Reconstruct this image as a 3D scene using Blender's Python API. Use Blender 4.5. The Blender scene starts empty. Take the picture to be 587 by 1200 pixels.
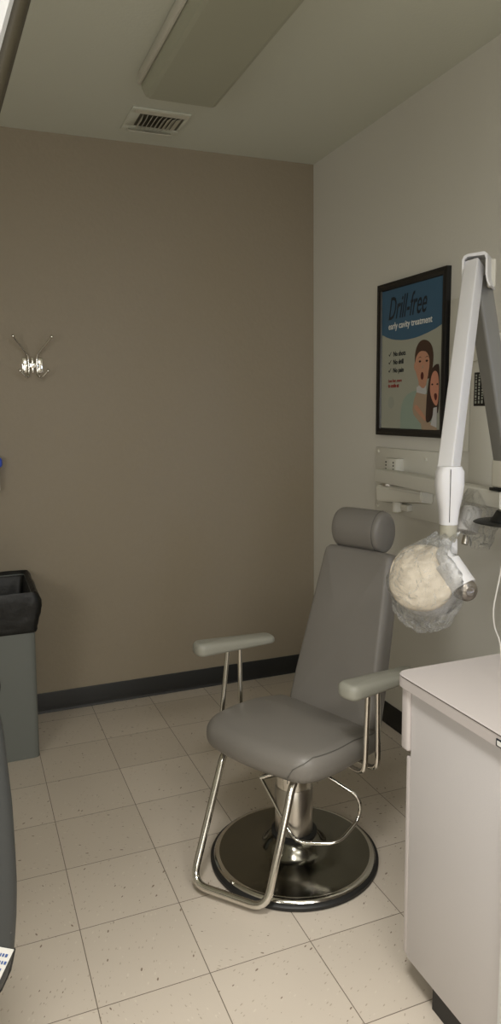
import bpy, bmesh, math, random
from mathutils import Vector, Matrix, noise
random.seed(7)
C = bpy.context.scene
COL = C.collection
PI = math.pi
V = Vector

# ------------------------------------------------------------------ camera
cd = bpy.data.cameras.new('camera')
cam = bpy.data.objects.new('camera', cd); COL.objects.link(cam)
R_, U_, F_ = V((0.9289, -0.3700, -0.0136)), V((0.0660, 0.1293, 0.9894)), V((0.3643, 0.9200, -0.1446))
cam.matrix_world = Matrix(((R_.x, U_.x, -F_.x, -1.8242), (R_.y, U_.y, -F_.y, -3.6289), (R_.z, U_.z, -F_.z, 1.528), (0, 0, 0, 1)))
cd.sensor_fit = 'VERTICAL'; cd.sensor_height = 36; cd.sensor_width = 36
cd.lens = 842.41 / 1200 * 36
cd.clip_start = 0.02
C.camera = cam

# ------------------------------------------------------------------ world, lights, exposure
w = bpy.data.worlds.new('world'); C.world = w; w.use_nodes = True
w.node_tree.nodes['Background'].inputs[0].default_value = (0.8, 0.85, 0.9, 1)
w.node_tree.nodes['Background'].inputs[1].default_value = 0.0
C.view_settings.view_transform = 'Standard'; C.view_settings.look = 'None'
C.view_settings.exposure = 0.0; C.view_settings.gamma = 1.0; C.view_settings.use_curve_mapping = False

def area(name, loc, target, sx, sy, power, col, spread=180):
    l = bpy.data.lights.new(name, 'AREA'); l.shape = 'RECTANGLE'; l.size = sx; l.size_y = sy
    l.energy = power; l.color = col; l.spread = math.radians(spread)
    o = bpy.data.objects.new(name, l); COL.objects.link(o); o.location = loc
    o.rotation_euler = (V(target) - V(loc)).to_track_quat('-Z', 'Y').to_euler()
    return o
LIGHTS = [
    ('ceiling_lamp', (-1.25, -3.30, 2.72), (-1.25, -3.30, 0), 1.2, 0.4, 5, (1.0, 0.97, 0.92)),
    ('room_lamp', (-1.35, -4.5, 2.70), (-1.35, -4.5, 0), 1.2, 0.5, 41, (1.0, 0.97, 0.92)),
    ('doorway_light', (-1.9, -5.1, 1.30), (-1.2, -1.0, 0.75), 1.3, 1.3, 5, (1.0, 0.97, 0.92), 110),
    ('wall_fill', (-3.1, -3.4, 1.7), (0, -0.9, 1.2), 0.8, 0.8, 9.0, (1.0, 0.97, 0.92), 120),  # unseen fill from the left, added to brighten the right wall
    ('floor_fill', (-1.75, -3.10, 2.76), (-1.18, -2.20, 0), 0.4, 0.4, 6.2, (1.0, 0.97, 0.92), 60),  # added narrow fill, no fitting there; brightens the floor near the camera
    ('cool_arm_fill', (-0.12, -3.5, 1.55), (-0.50, -1.95, 1.5), 0.4, 0.4, 0.6, (0.42, 0.58, 1.0), 60)]  # added cool fill, tints the right side of the x-ray arm blue
for q in LIGHTS: area(*q)

# ------------------------------------------------------------------ materials
def s2l(c):
    return tuple((x / 255 / 12.92) if x / 255 <= 0.04045 else ((x / 255 + 0.055) / 1.055) ** 2.4 for x in c) + (1,)

def mat(name, rgb, rough=0.5, metal=0.0, bump=0.0, scale=40, var=0.0, coat=0.0, emit=None, spec=0.5):
    m = bpy.data.materials.new(name); m.use_nodes = True
    nt = m.node_tree; b = nt.nodes['Principled BSDF']
    col = s2l(rgb)
    b.inputs['Base Color'].default_value = col
    b.inputs['Roughness'].default_value = rough; b.inputs['Metallic'].default_value = metal
    b.inputs['Coat Weight'].default_value = coat
    b.inputs['Specular IOR Level'].default_value = spec
    tc = nt.nodes.new('ShaderNodeTexCoord')
    nz = nt.nodes.new('ShaderNodeTexNoise'); nz.inputs['Scale'].default_value = scale; nz.inputs['Detail'].default_value = 4
    nt.links.new(tc.outputs['Object'], nz.inputs['Vector'])
    if var:
        mx = nt.nodes.new('ShaderNodeMixRGB'); mx.blend_type = 'MULTIPLY'; mx.inputs[0].default_value = var
        mx.inputs[1].default_value = col; nt.links.new(nz.outputs['Fac'], mx.inputs[2])
        g = nt.nodes.new('ShaderNodeMixRGB'); g.blend_type = 'MIX'; g.inputs[0].default_value = var
        g.inputs[1].default_value = col
        sc = nt.nodes.new('ShaderNodeMixRGB'); sc.blend_type = 'MULTIPLY'; sc.inputs[0].default_value = 1
        sc.inputs[1].default_value = col
        rp = nt.nodes.new('ShaderNodeValToRGB'); rp.color_ramp.elements[0].color = (.7, .7, .7, 1); rp.color_ramp.elements[1].color = (1.25, 1.25, 1.25, 1)
        nt.links.new(nz.outputs['Fac'], rp.inputs[0]); nt.links.new(rp.outputs[0], sc.inputs[2])
        nt.links.new(sc.outputs[0], g.inputs[2]); nt.links.new(g.outputs[0], b.inputs['Base Color'])
        nt.nodes.remove(mx)
    if bump:
        bp = nt.nodes.new('ShaderNodeBump'); bp.inputs['Strength'].default_value = bump; bp.inputs['Distance'].default_value = 0.01
        nt.links.new(nz.outputs['Fac'], bp.inputs['Height']); nt.links.new(bp.outputs[0], b.inputs['Normal'])
    if emit:
        b.inputs['Emission Color'].default_value = s2l(emit[0]); b.inputs['Emission Strength'].default_value = emit[1]
    return m

M = {}
M['taupe'] = mat('taupe_paint', (151, 140, 121), 0.6, bump=0.12, scale=55, var=0.12)
M['wallwhite'] = mat('white_wall_paint', (218, 216, 207), 0.55, bump=0.08, scale=60)
M['ceil'] = mat('ceiling_paint', (212, 214, 200), 0.8, bump=0.1, scale=80)
M['rubber'] = mat('black_rubber_base', (27, 27, 25), 0.5, bump=0.05)
M['vinyl'] = mat('grey_vinyl', (121, 117, 111), 0.42, bump=0.05, scale=260, spec=0.5)
M['armpad'] = mat('grey_arm_plastic', (143, 142, 131), 0.5, bump=0.04, scale=200)
M['seam'] = mat('grey_seam_thread', (92, 90, 84), 0.6)
M['chrome'] = mat('chrome', (225, 222, 215), 0.12, 1.0)
M['steel'] = mat('brushed_steel', (205, 200, 192), 0.28, 1.0, bump=0.03, scale=150)
M['darkchrome'] = mat('dark_polished_steel', (128, 126, 116), 0.17, 1.0)
M['blackrub'] = mat('black_rubber', (26, 26, 25), 0.5)
M['fixture'] = mat('fixture_white', (214, 211, 198), 0.5)
M['lens'] = mat('fixture_lens', (170, 171, 152), 0.45, bump=0.05, scale=300)
M['dark'] = mat('dark_void', (22, 22, 19), 0.9)
M['grille'] = mat('grille_metal', (198, 194, 178), 0.5)
M['frame'] = mat('black_frame', (22, 21, 20), 0.35)
M['paper'] = mat('poster_paper', (168, 170, 156), 0.4)
M['blue'] = mat('poster_blue', (58, 96, 124), 0.4)
M['green'] = mat('poster_green', (150, 168, 155), 0.4)
M['palegrey'] = mat('poster_grey', (158, 162, 150), 0.4)
M['ink'] = mat('ink_dark', (24, 30, 40), 0.5)
M['inkred'] = mat('ink_red', (150, 60, 55), 0.5)
M['inkwhite'] = mat('ink_white', (228, 228, 222), 0.5)
M['inkblue'] = mat('ink_blue', (60, 90, 150), 0.5)
M['hair'] = mat('printed_hair', (74, 52, 40), 0.5)
M['hair2'] = mat('printed_dark_hair', (58, 40, 34), 0.5)
M['skin'] = mat('printed_skin', (196, 146, 120), 0.45)
M['skin2'] = mat('printed_skin_rosy', (204, 142, 118), 0.45)
M['lip'] = mat('printed_mouth', (92, 36, 32), 0.5)
M['beige'] = mat('printed_sweater', (172, 150, 128), 0.5)
M['collar'] = mat('printed_collar', (196, 196, 196), 0.5)
M['xwhite'] = mat('white_enamel', (214, 213, 213), 0.38)
M['xface'] = mat('cream_enamel', (226, 214, 194), 0.4)
M['xbase'] = mat('offwhite_plastic', (214, 212, 201), 0.5)
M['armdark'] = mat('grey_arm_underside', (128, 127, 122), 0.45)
M['greycollar'] = mat('grey_collar', (166, 162, 146), 0.45)
M['blackpl'] = mat('black_plastic', (30, 31, 31), 0.4)
M['lam'] = mat('white_laminate', (206, 202, 201), 0.45, bump=0.04, scale=300)
M['lam2'] = mat('white_laminate_top', (193, 186, 183), 0.4, bump=0.03, scale=400)
M['lamedge'] = mat('laminate_dark_line', (70, 62, 58), 0.6)
M['filler'] = mat('cool_white_panel', (222, 224, 223), 0.4)
M['bin'] = mat('grey_bin_plastic', (110, 114, 110), 0.5, bump=0.03, scale=90)
M['bag'] = mat('black_bin_liner', (9, 10, 9), 0.48, bump=0.6, scale=18)
M['dvinyl'] = mat('slate_vinyl', (60, 62, 62), 0.5, bump=0.04, scale=220)
M['tag'] = mat('white_tag', (222, 222, 218), 0.6)
M['cord'] = mat('white_cord', (186, 184, 178), 0.5)
M['disp'] = mat('dispenser_white', (225, 222, 212), 0.4)
M['dispblue'] = mat('dispenser_blue', (62, 92, 205), 0.3)
M['lampglow'] = mat('lamp_glow', (214, 196, 176), 0.4, emit=((255, 214, 178), 0.5))
M['lamprim'] = mat('lamp_grey_rim', (150, 150, 148), 0.35)
M['lampback'] = mat('lamp_olive_housing', (58, 52, 36), 0.55)

def floor_material():
    m = bpy.data.materials.new('vinyl_composite_tile'); m.use_nodes = True
    nt = m.node_tree; b = nt.nodes['Principled BSDF']; N = nt.nodes.new; L = nt.links.new
    g = N('ShaderNodeNewGeometry'); sep = N('ShaderNodeSeparateXYZ'); L(g.outputs['Position'], sep.inputs[0])
    T = 0.3048
    def math_(op, a, bb=None, c=None):
        n = N('ShaderNodeMath'); n.operation = op
        for i, x in enumerate((a, bb, c)):
            if x is None: continue
            if hasattr(x, 'links'): L(x, n.inputs[i])
            else: n.inputs[i].default_value = x
        return n.outputs[0]
    def axis(o, off):
        u = math_('DIVIDE', math_('SUBTRACT', o, off), T)
        fl = math_('FLOOR', u)
        fr = math_('SUBTRACT', u, fl)
        d = math_('MINIMUM', fr, math_('SUBTRACT', 1.0, fr))
        return fl, d
    fx, dx = axis(sep.outputs[0], -1.5992); fy, dy = axis(sep.outputs[1], -0.4207)
    dm = math_('MINIMUM', dx, dy)
    line = math_('LESS_THAN', dm, 0.0042)
    cmb = N('ShaderNodeCombineXYZ'); L(fx, cmb.inputs[0]); L(fy, cmb.inputs[1])
    wn = N('ShaderNodeTexWhiteNoise'); L(cmb.outputs[0], wn.inputs['Vector'])
    base = N('ShaderNodeValToRGB'); base.color_ramp.elements[0].color = s2l((208, 197, 182)); base.color_ramp.elements[1].color = s2l((219, 208, 193))
    L(wn.outputs['Value'], base.inputs[0])
    # flecks: small stretched chips, direction differs from tile to tile
    rot = N('ShaderNodeVectorRotate'); rot.rotation_type = 'Z_AXIS'
    L(g.outputs['Position'], rot.inputs['Vector']); L(math_('MULTIPLY', wn.outputs['Value'], 6.0), rot.inputs['Angle'])
    prev = base.outputs[0]
    for k, (sc, st, th, colr, fac, keep) in enumerate(((26, 2.4, 0.105, (118, 98, 78), 0.85, 0.10), (38, 2.8, 0.12, (164, 148, 128), 0.6, 0.26), (30, 2.2, 0.12, (232, 224, 208), 0.35, 0.15))):
        mp = N('ShaderNodeMapping'); mp.inputs['Scale'].default_value = (sc, sc * st, sc); mp.inputs['Location'].default_value = (k * 3.3, k * 7.1, 0)
        L(rot.outputs[0], mp.inputs[0])
        vo = N('ShaderNodeTexVoronoi'); vo.inputs['Scale'].default_value = 1.0; vo.voronoi_dimensions = '2D'; L(mp.outputs[0], vo.inputs['Vector'])
        s2 = N('ShaderNodeSeparateColor'); L(vo.outputs['Color'], s2.inputs[0])
        rad = math_('MULTIPLY', s2.outputs[1], th * 1.6)
        ms = math_('MULTIPLY', math_('LESS_THAN', vo.outputs['Distance'], rad), math_('LESS_THAN', s2.outputs[0], keep))
        mx = N('ShaderNodeMixRGB'); L(math_('MULTIPLY', ms, fac), mx.inputs[0]); L(prev, mx.inputs[1]); mx.inputs[2].default_value = s2l(colr)
        prev = mx.outputs[0]
    nz = N('ShaderNodeTexNoise'); nz.inputs['Scale'].default_value = 1.6; L(g.outputs['Position'], nz.inputs['Vector'])
    dm2 = N('ShaderNodeMixRGB'); dm2.blend_type = 'MULTIPLY'; dm2.inputs[0].default_value = 0.18; L(prev, dm2.inputs[1]); L(nz.outputs['Fac'], dm2.inputs[2])
    mx = N('ShaderNodeMixRGB'); L(math_('MULTIPLY', line, 0.85), mx.inputs[0]); L(dm2.outputs[0], mx.inputs[1]); mx.inputs[2].default_value = s2l((92, 78, 64))
    L(mx.outputs[0], b.inputs['Base Color'])
    bp = N('ShaderNodeBump'); bp.inputs['Strength'].default_value = 0.3; bp.inputs['Distance'].default_value = 0.002; bp.invert = True
    L(line, bp.inputs['Height']); L(bp.outputs[0], b.inputs['Normal'])
    b.inputs['Roughness'].default_value = 0.42
    return m
M['floor'] = floor_material()

def film_material(name, alpha, tint=(0.985, 0.985, 0.975), bscale=14, rough=0.12, ior=1.3):
    m = bpy.data.materials.new(name); m.use_nodes = True
    nt = m.node_tree; nt.nodes.clear(); N = nt.nodes.new; L = nt.links.new
    out = N('ShaderNodeOutputMaterial'); tr = N('ShaderNodeBsdfTransparent'); tr.inputs[0].default_value = (*tint, 1)
    pb = N('ShaderNodeBsdfPrincipled'); pb.inputs['Base Color'].default_value = (0.9, 0.9, 0.88, 1); pb.inputs['Roughness'].default_value = rough
    tc = N('ShaderNodeTexCoord'); nz = N('ShaderNodeTexNoise'); nz.inputs['Scale'].default_value = bscale; nz.inputs['Detail'].default_value = 5; nz.inputs['Distortion'].default_value = 2.5
    L(tc.outputs['Object'], nz.inputs['Vector'])
    bp = N('ShaderNodeBump'); bp.inputs['Strength'].default_value = 1.0; bp.inputs['Distance'].default_value = 0.04
    L(nz.outputs['Fac'], bp.inputs['Height']); L(bp.outputs[0], pb.inputs['Normal'])
    fr = N('ShaderNodeFresnel'); fr.inputs[0].default_value = ior; L(bp.outputs[0], fr.inputs['Normal'])
    ad = N('ShaderNodeMath'); ad.operation = 'ADD'; ad.use_clamp = True; ad.inputs[1].default_value = 1 - alpha; L(fr.outputs[0], ad.inputs[0])
    mx = N('ShaderNodeMixShader'); L(ad.outputs[0], mx.inputs[0]); L(tr.outputs[0], mx.inputs[1]); L(pb.outputs[0], mx.inputs[2])
    L(mx.outputs[0], out.inputs[0])
    return m
M['film'] = film_material('clear_plastic_film', 0.96)
M['film2'] = film_material('hazy_plastic_film', 0.97, ior=1.12)

# ------------------------------------------------------------------ object helpers
ORG = {}
def link(name, me, m, parent=None):
    o = bpy.data.objects.new(name, me); COL.objects.link(o)
    if m: me.materials.append(m)
    org = V((0, 0, 0))
    if parent is not None:
        o.parent = parent; org = ORG[parent.name]
        me.transform(Matrix.Translation(-org))
    ORG[o.name] = org
    return o

def shade(me, ang=40):
    for p in me.polygons: p.use_smooth = True
    bm = bmesh.new(); bm.from_mesh(me)
    for e in bm.edges:
        if len(e.link_faces) == 2 and e.calc_face_angle(0) > math.radians(ang): e.smooth = False
    bm.to_mesh(me); bm.free()

def obj(name, bm, m, parent=None, ang=40):
    bmesh.ops.recalc_face_normals(bm, faces=bm.faces)
    me = bpy.data.meshes.new(name); bm.to_mesh(me); bm.free(); shade(me, ang)
    o = link(name, me, m, parent)
    if parent is None:                       # origin to the middle of its foot
        c = V((sum(v.co.x for v in me.vertices), sum(v.co.y for v in me.vertices), 0)) / len(me.vertices)
        c.z = min(v.co.z for v in me.vertices)
        me.transform(Matrix.Translation(-c)); o.location = c; ORG[o.name] = c
    return o

def thing(name, label, cat, loc, group=None):
    o = bpy.data.objects.new(name, None); COL.objects.link(o); o.location = loc; o.empty_display_size = 0.1
    o['label'] = label; o['category'] = cat
    if group: o['group'] = group
    ORG[o.name] = V(loc)
    return o

def tag(o, label, cat, group=None):
    o['label'] = label; o['category'] = cat
    if group: o['group'] = group
    return o

def struct(name, bm, m):
    o = obj(name, bm, m); o['kind'] = 'structure'; return o

def box(bm, lo, hi, bev=0.0, seg=2, mtx=None):
    n0 = set(bm.verts)
    r = bmesh.ops.create_cube(bm, size=1.0)
    vs = r['verts']
    lo, hi = V(lo), V(hi); c = (lo + hi) / 2; s = hi - lo
    for v in vs: v.co = V((v.co.x * s.x, v.co.y * s.y, v.co.z * s.z)) + c
    if bev:
        es = list({e for v in vs for e in v.link_edges})
        bmesh.ops.bevel(bm, geom=es, offset=bev, segments=seg, profile=0.5, affect='EDGES')
    if mtx:
        for v in bm.verts:
            if v not in n0: v.co = mtx @ v.co
    return bm

def nb(): return bmesh.new()

def fillet(pts, r, seg=6):
    pts = [V(p) for p in pts]; out = [pts[0]]
    for i in range(1, len(pts) - 1):
        a, b, c = pts[i - 1], pts[i], pts[i + 1]
        d1 = (a - b); d2 = (c - b)
        k = min(r, d1.length * 0.48, d2.length * 0.48)
        p0 = b + d1.normalized() * k; p2 = b + d2.normalized() * k
        for j in range(seg + 1):
            t = j / seg
            out.append(p0 * (1 - t) ** 2 + b * 2 * t * (1 - t) + p2 * t * t)
    out.append(pts[-1]); return out

def sweep(bm, pts, prof, up=None, cap=True, scales=None):
    """prof: 2-D closed outline carried along pts"""
    pts = [V(p) for p in pts]; n = len(pts); rings = []
    T0 = (pts[1] - pts[0]).normalized()
    if up is None:
        up = V((0, 0, 1)) if abs(T0.z) < 0.9 else V((1, 0, 0))
    nrm = (V(up) - T0 * V(up).dot(T0)).normalized()
    for i, p in enumerate(pts):
        if i == 0: t = pts[1] - pts[0]
        elif i == n - 1: t = pts[-1] - pts[-2]
        else: t = (pts[i + 1] - pts[i]).normalized() + (pts[i] - pts[i - 1]).normalized()
        t.normalize()
        nrm = (nrm - t * nrm.dot(t)).normalized()
        bi = t.cross(nrm)
        s = scales[i] if scales else 1
        rings.append([bm.verts.new(p + (nrm * q[1] + bi * q[0]) * s) for q in prof])
    k = len(prof)
    for i in range(n - 1):
        for j in range(k):
            bm.faces.new((rings[i][j], rings[i][(j + 1) % k], rings[i + 1][(j + 1) % k], rings[i + 1][j]))
    if cap:
        bm.faces.new(rings[0]); bm.faces.new(rings[-1])
    return bm

def circ(r, n=16): return [(r * math.cos(2 * PI * i / n), r * math.sin(2 * PI * i / n)) for i in range(n)]
def tube(bm, pts, r, n=16, fil=0.0, **k):
    return sweep(bm, fillet(pts, fil) if fil else pts, circ(r, n), **k)
def rrect(w, h, r, n=5):
    o = []
    for cx, cy, a0 in ((w / 2 - r, h / 2 - r, 0), (-w / 2 + r, h / 2 - r, 90), (-w / 2 + r, -h / 2 + r, 180), (w / 2 - r, -h / 2 + r, 270)):
        for i in range(n + 1):
            a = math.radians(a0 + 90 * i / n); o.append((cx + r * math.cos(a), cy + r * math.sin(a)))
    return o

def lathe(bm, prof, org, axis=(0, 0, 1), n=64):
    ax = V(axis).normalized(); t = V((1, 0, 0)) if abs(ax.x) < 0.9 else V((0, 1, 0))
    u = (t - ax * t.dot(ax)).normalized(); v = ax.cross(u); org = V(org); rings = []
    for r, h in prof:
        if r < 1e-6: rings.append([bm.verts.new(org + ax * h)])
        else: rings.append([bm.verts.new(org + ax * h + (u * math.cos(2 * PI * i / n) + v * math.sin(2 * PI * i / n)) * r) for i in range(n)])
    for a, b in zip(rings, rings[1:]):
        for i in range(n):
            j = (i + 1) % n
            if len(a) == 1 and len(b) == 1: continue
            if len(a) == 1: bm.faces.new((a[0], b[i], b[j]))
            elif len(b) == 1: bm.faces.new((a[i], a[j], b[0]))
            else: bm.faces.new((a[i], a[j], b[j], b[i]))
    return bm

def smooth_outline(ctrl, rad, seg=8):
    """closed polygon with filleted corners; rad scalar or list"""
    n = len(ctrl); out = []
    for i in range(n):
        a, b, c = V(ctrl[i - 1]), V(ctrl[i]), V(ctrl[(i + 1) % n])
        r = rad[i] if isinstance(rad, (list, tuple)) else rad
        d1, d2 = a - b, c - b
        k = min(r, d1.length * 0.49, d2.length * 0.49)
        p0 = b + d1.normalized() * k; p2 = b + d2.normalized() * k
        for j in range(seg + 1):
            t = j / seg; out.append(p0 * (1 - t) ** 2 + b * 2 * t * (1 - t) + p2 * t * t)
    return out

def resample(pts, n):
    P = [V(p) for p in pts]; P.append(P[0]); d = [0]
    for a, b in zip(P, P[1:]): d.append(d[-1] + (b - a).length)
    out = []; k = 0
    for i in range(n):
        s = d[-1] * i / n
        while d[k + 1] < s: k += 1
        t = (s - d[k]) / max(1e-9, d[k + 1] - d[k]); out.append(P[k].lerp(P[k + 1], t))
    return out

def cushion(bm, outline, thick, r, fn, dome=0.0, n=96, rb=None, rings_in=7):
    """soft pad: outline (2-D) with rounded top and bottom edges; fn(u, v, h) -> world"""
    if rb is None: rb = r
    P = resample(outline, n)
    cx = sum(p.x for p in P) / n; cy = sum(p.y for p in P) / n
    area2 = sum(P[i].x * P[(i + 1) % n].y - P[(i + 1) % n].x * P[i].y for i in range(n))
    sg = 1 if area2 > 0 else -1
    nor = []
    for i in range(n):
        t = (P[(i + 1) % n] - P[i - 1]).normalized(); nor.append(V((t.y, -t.x)) * sg)
    lay = []
    for j in range(7):
        a = PI / 2 * j / 6; lay.append((rb * (1 - math.sin(a)), rb * (1 - math.cos(a))))
    for j in range(7):
        a = PI / 2 * j / 6; lay.append((r * (1 - math.cos(a)), thick - r * (1 - math.sin(a))))
    rings = [[bm.verts.new(fn(P[i].x - nor[i].x * ins, P[i].y - nor[i].y * ins, h)) for i in range(n)] for ins, h in lay]
    for j in range(1, rings_in):
        k = 1 - j / rings_in
        rings.append([bm.verts.new(fn(cx + (P[i].x - nor[i].x * r - cx) * k, cy + (P[i].y - nor[i].y * r - cy) * k, thick + dome * (1 - k * k))) for i in range(n)])
    for a, b in zip(rings, rings[1:]):
        for i in range(n): bm.faces.new((a[i], a[(i + 1) % n], b[(i + 1) % n], b[i]))
    c = bm.verts.new(fn(cx, cy, thick + dome))
    for i in range(n): bm.faces.new((rings[-1][i], rings[-1][(i + 1) % n], c))
    bm.faces.new(rings[0])
    return bm

def extrude_poly(bm, pts3, vec):
    vec = V(vec); a = [bm.verts.new(V(p)) for p in pts3]; b = [bm.verts.new(V(p) + vec) for p in pts3]; n = len(a)
    bm.faces.new(a); bm.faces.new(list(reversed(b)))
    for i in range(n): bm.faces.new((a[i], a[(i + 1) % n], b[(i + 1) % n], b[i]))
    return bm

def text_mesh(name, body, size, m, parent, mtx, shear=0.0, sx=1.0, ext=0.0004, align='LEFT', offset=0.0):
    cu = bpy.data.curves.new(name, 'FONT'); cu.body = body; cu.size = size; cu.shear = shear; cu.extrude = ext; cu.align_x = align
    cu.offset = offset; cu.resolution_u = 3
    t = bpy.data.objects.new(name, cu); COL.objects.link(t)
    bpy.context.view_layer.update()
    me = bpy.data.meshes.new_from_object(t.evaluated_get(bpy.context.evaluated_depsgraph_get()))
    bpy.data.objects.remove(t); bpy.data.curves.remove(cu)
    me.name = name
    me.transform(Matrix.Scale(sx, 4, (1, 0, 0))); me.transform(mtx)
    me.materials.clear()
    return link(name, me, m, parent)

# ================================================================== ROOM
H = 2.797
XL, YF = -3.3, -5.4
b = nb(); box(b, (XL - .1, YF - .1, -0.1), (0.1, 0.1, 0)); struct('floor', b, M['floor'])
b = nb(); box(b, (XL - .1, YF - .1, H), (0.1, 0.1, H + 0.1)); struct('ceiling', b, M['ceil'])
b = nb(); box(b, (XL, 0, 0), (0.1, 0.1, H)); struct('wall_back', b, M['taupe'])
b = nb(); box(b, (0, YF, 0), (0.1, 0, H)); struct('wall_right', b, M['wallwhite'])
b = nb(); box(b, (XL - .1, YF, 0), (XL, 0.1, H)); struct('wall_left', b, M['wallwhite'])
b = nb(); box(b, (XL, YF - .1, 0), (0.1, YF, H)); struct('wall_front', b, M['wallwhite'])
def baseboard(name, a, c):
    b = nb()
    a, c = V(a), V(c); d = (c - a).normalized(); inn = V((-d.y, d.x, 0))
    prof = [(0, 0), (.012, 0), (.008, .006), (.006, .014), (.006, .098), (.003, .104), (0, .104)]
    r = [[b.verts.new(p + inn * q[0] + V((0, 0, q[1]))) for q in prof] for p in (a, c)]
    for i in range(7): b.faces.new((r[0][i], r[0][(i + 1) % 7], r[1][(i + 1) % 7], r[1][i]))
    b.faces.new(r[0]); b.faces.new(list(reversed(r[1])))
    return struct(name, b, M['rubber'])
baseboard('baseboard_back', (-0.002, -0.001, 0.001), (XL + .01, -0.001, 0.001))
baseboard('baseboard_right', (-0.001, YF + .01, 0.001), (-0.001, -0.014, 0.001))

# ================================================================== CEILING LIGHT (switched off)
t = thing('ceiling_light', 'long switched-off wraparound ceiling light with a yellowed translucent lens', 'ceiling light', (-0.95, -1.35, H))
b = nb(); box(b, (-1.115, -1.98, H - .045), (-0.785, -0.735, H - .001), .004); obj('housing', b, M['fixture'], t)
b = nb()
prof = [(-.158, 0), (-.155, -.035), (-.140, -.062), (-.125, -.068), (.125, -.068), (.140, -.062), (.155, -.035), (.158, 0)]
prof = [(q[0] - .0, q[1]) for q in prof]
r = [[b.verts.new((-0.95 + q[0], y, H - .028 + q[1])) for q in prof] for y in (-1.965, -0.75)]
for i in range(len(prof)): b.faces.new((r[0][i], r[0][(i + 1) % 8], r[1][(i + 1) % 8], r[1][i]))
b.faces.new(r[0]); b.faces.new(list(reversed(r[1])))
obj('lens', b, M['lens'], t, 20)
b = nb(); box(b, (-1.119, -1.97, H - .052), (-1.108, -0.745, H - .018), .002); obj('edge_rail', b, M['fixture'], t)

# ================================================================== CEILING VENT
t = thing('ceiling_vent', 'small square metal air vent with open fins in the ceiling', 'vent', (-0.935, -0.295, H))
b = nb(); box(b, (-1.02, -.375, H - .004), (-0.82, -.225, H - .001)); obj('recess_shade', b, mat('vent_shade', (96, 93, 80), 0.9), t)  # flat plate coloured dark in place of the shade inside the duct
b = nb()
for lo, hi in (((-1.065, -.425, H - .008), (-0.805, -.375, H - .001)), ((-1.065, -.225, H - .008), (-0.805, -.165, H - .001)),
               ((-1.065, -.376, H - .008), (-1.02, -.224, H - .001)), ((-0.82, -.376, H - .008), (-0.805, -.224, H - .001))):
    box(b, lo, hi, .002)
obj('frame', b, M['ceil'], t)
b = nb(); box(b, (-1.050, -.003, -.003), (-0.81, .018, .001), mtx=Matrix.Translation((0, -.410, H - .009)) @ Matrix.Rotation(math.radians(-14), 4, 'X')); obj('flange', b, M['grille'], t)
b = nb(); box(b, (-1.04, -.034, -.002), (-0.84, 0, .001), mtx=Matrix.Translation((0, -.190, H - .006)) @ Matrix.Rotation(math.radians(35), 4, 'X')); obj('flange', b, M['grille'], t)
for i in range(9):
    x = -1.005 + i * .0215
    b = nb(); box(b, (-.001, -.362, -.026), (.0012, -.238, 0), mtx=Matrix.Translation((x, 0, H - .005)) @ Matrix.Rotation(math.radians(20 + 6 * i), 4, 'Y'))
    obj('fin', b, M['grille'], t)

# ================================================================== COAT HOOK
def hookm():
    t = thing('coat_hook', 'chrome double coat hook with two long prongs on the taupe wall', 'coat hook', (-1.495, 0, 1.743))
    zc, xc = 1.738, -1.495
    for s in (-1, 1):
        b = nb(); box(b, (xc + s * .033 - .015, -.007, zc - .035), (xc + s * .033 + .015, -.0005, zc + .035), .003)
        obj('mounting_plate', b, M['chrome'], t)
    b = nb(); box(b, (xc - .006, -.012, zc - .036), (xc + .006, -.0005, zc + .036), .003); box(b, (xc - .03, -.018, zc - .012), (xc + .03, -.004, zc + .012), .003)
    obj('bracket', b, M['chrome'], t)
    for s in (-1, 1):
        b = nb()
        tube(b, [(xc + s * .018, -.016, zc - .02), (xc + s * .020, -.02, zc + .045), (xc + s * .085, -.085, zc + .125)], .0048, 10, fil=.02)
        bmesh.ops.create_uvsphere(b, u_segments=12, v_segments=8, radius=.0085, matrix=Matrix.Translation((xc + s * .086, -.087, zc + .127)))
        obj('upper_prong', b, M['chrome'], t)
        b = nb()
        tube(b, [(xc + s * .018, -.016, zc + .02), (xc + s * .02, -.02, zc - .05), (xc + s * .032, -.06, zc - .062), (xc + s * .062, -.072, zc - .030)], .0048, 10, fil=.018)
        bmesh.ops.create_uvsphere(b, u_segments=12, v_segments=8, radius=.0085, matrix=Matrix.Translation((xc + s * .063, -.073, zc - .028)))
        obj('lower_prong', b, M['chrome'], t)
hookm()

# ================================================================== X-RAY CHAIR
A = math.radians(20.5); CO = V((-0.85, -1.565, 0)); FV = V((-math.cos(A), -math.sin(A), 0)); SV = V((math.sin(A), -math.cos(A), 0))
def W(f, s, z): return CO + FV * f + SV * s + V((0, 0, z))
ch = thing('exam_chair', 'grey vinyl exam chair with armrests, headrest and chrome footrest on a round base', 'chair', (-0.862, -1.562, 0))
bc = V((-0.862, -1.562, 0))
b = nb(); lathe(b, [(0, .001), (.280, .001), (.286, .004), (.286, .014), (.281, .019), (.274, .0205)], bc, n=96); lathe(b, [(.274, .0205), (.27, .004)], bc, n=96)
base = obj('base', b, M['blackrub'], ch)
b = nb(); lathe(b, [(.274, .014), (.2745, .022), (.270, .028), (.262, .030), (.256, .030)], bc, n=96); obj('base_rim', b, M['chrome'], base)
b = nb(); lathe(b, [(.257, .028), (.256, .031), (.18, .036), (.125, .042), (.105, .052), (.092, .072), (.075, .088), (.068, .092), (0, .092)], bc, n=96); obj('base_cover', b, M['darkchrome'], base, 60)
b = nb(); lathe(b, [(0, .086), (.076, .086), (.078, .092), (.078, .100), (.068, .104), (0, .104)], bc); obj('column_collar', b, M['blackrub'], ch)
b = nb(); lathe(b, [(0, .095), (.064, .095), (.064, .262), (.061, .266), (0, .266)], bc); obj('column_sleeve', b, M['steel'], ch)
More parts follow.
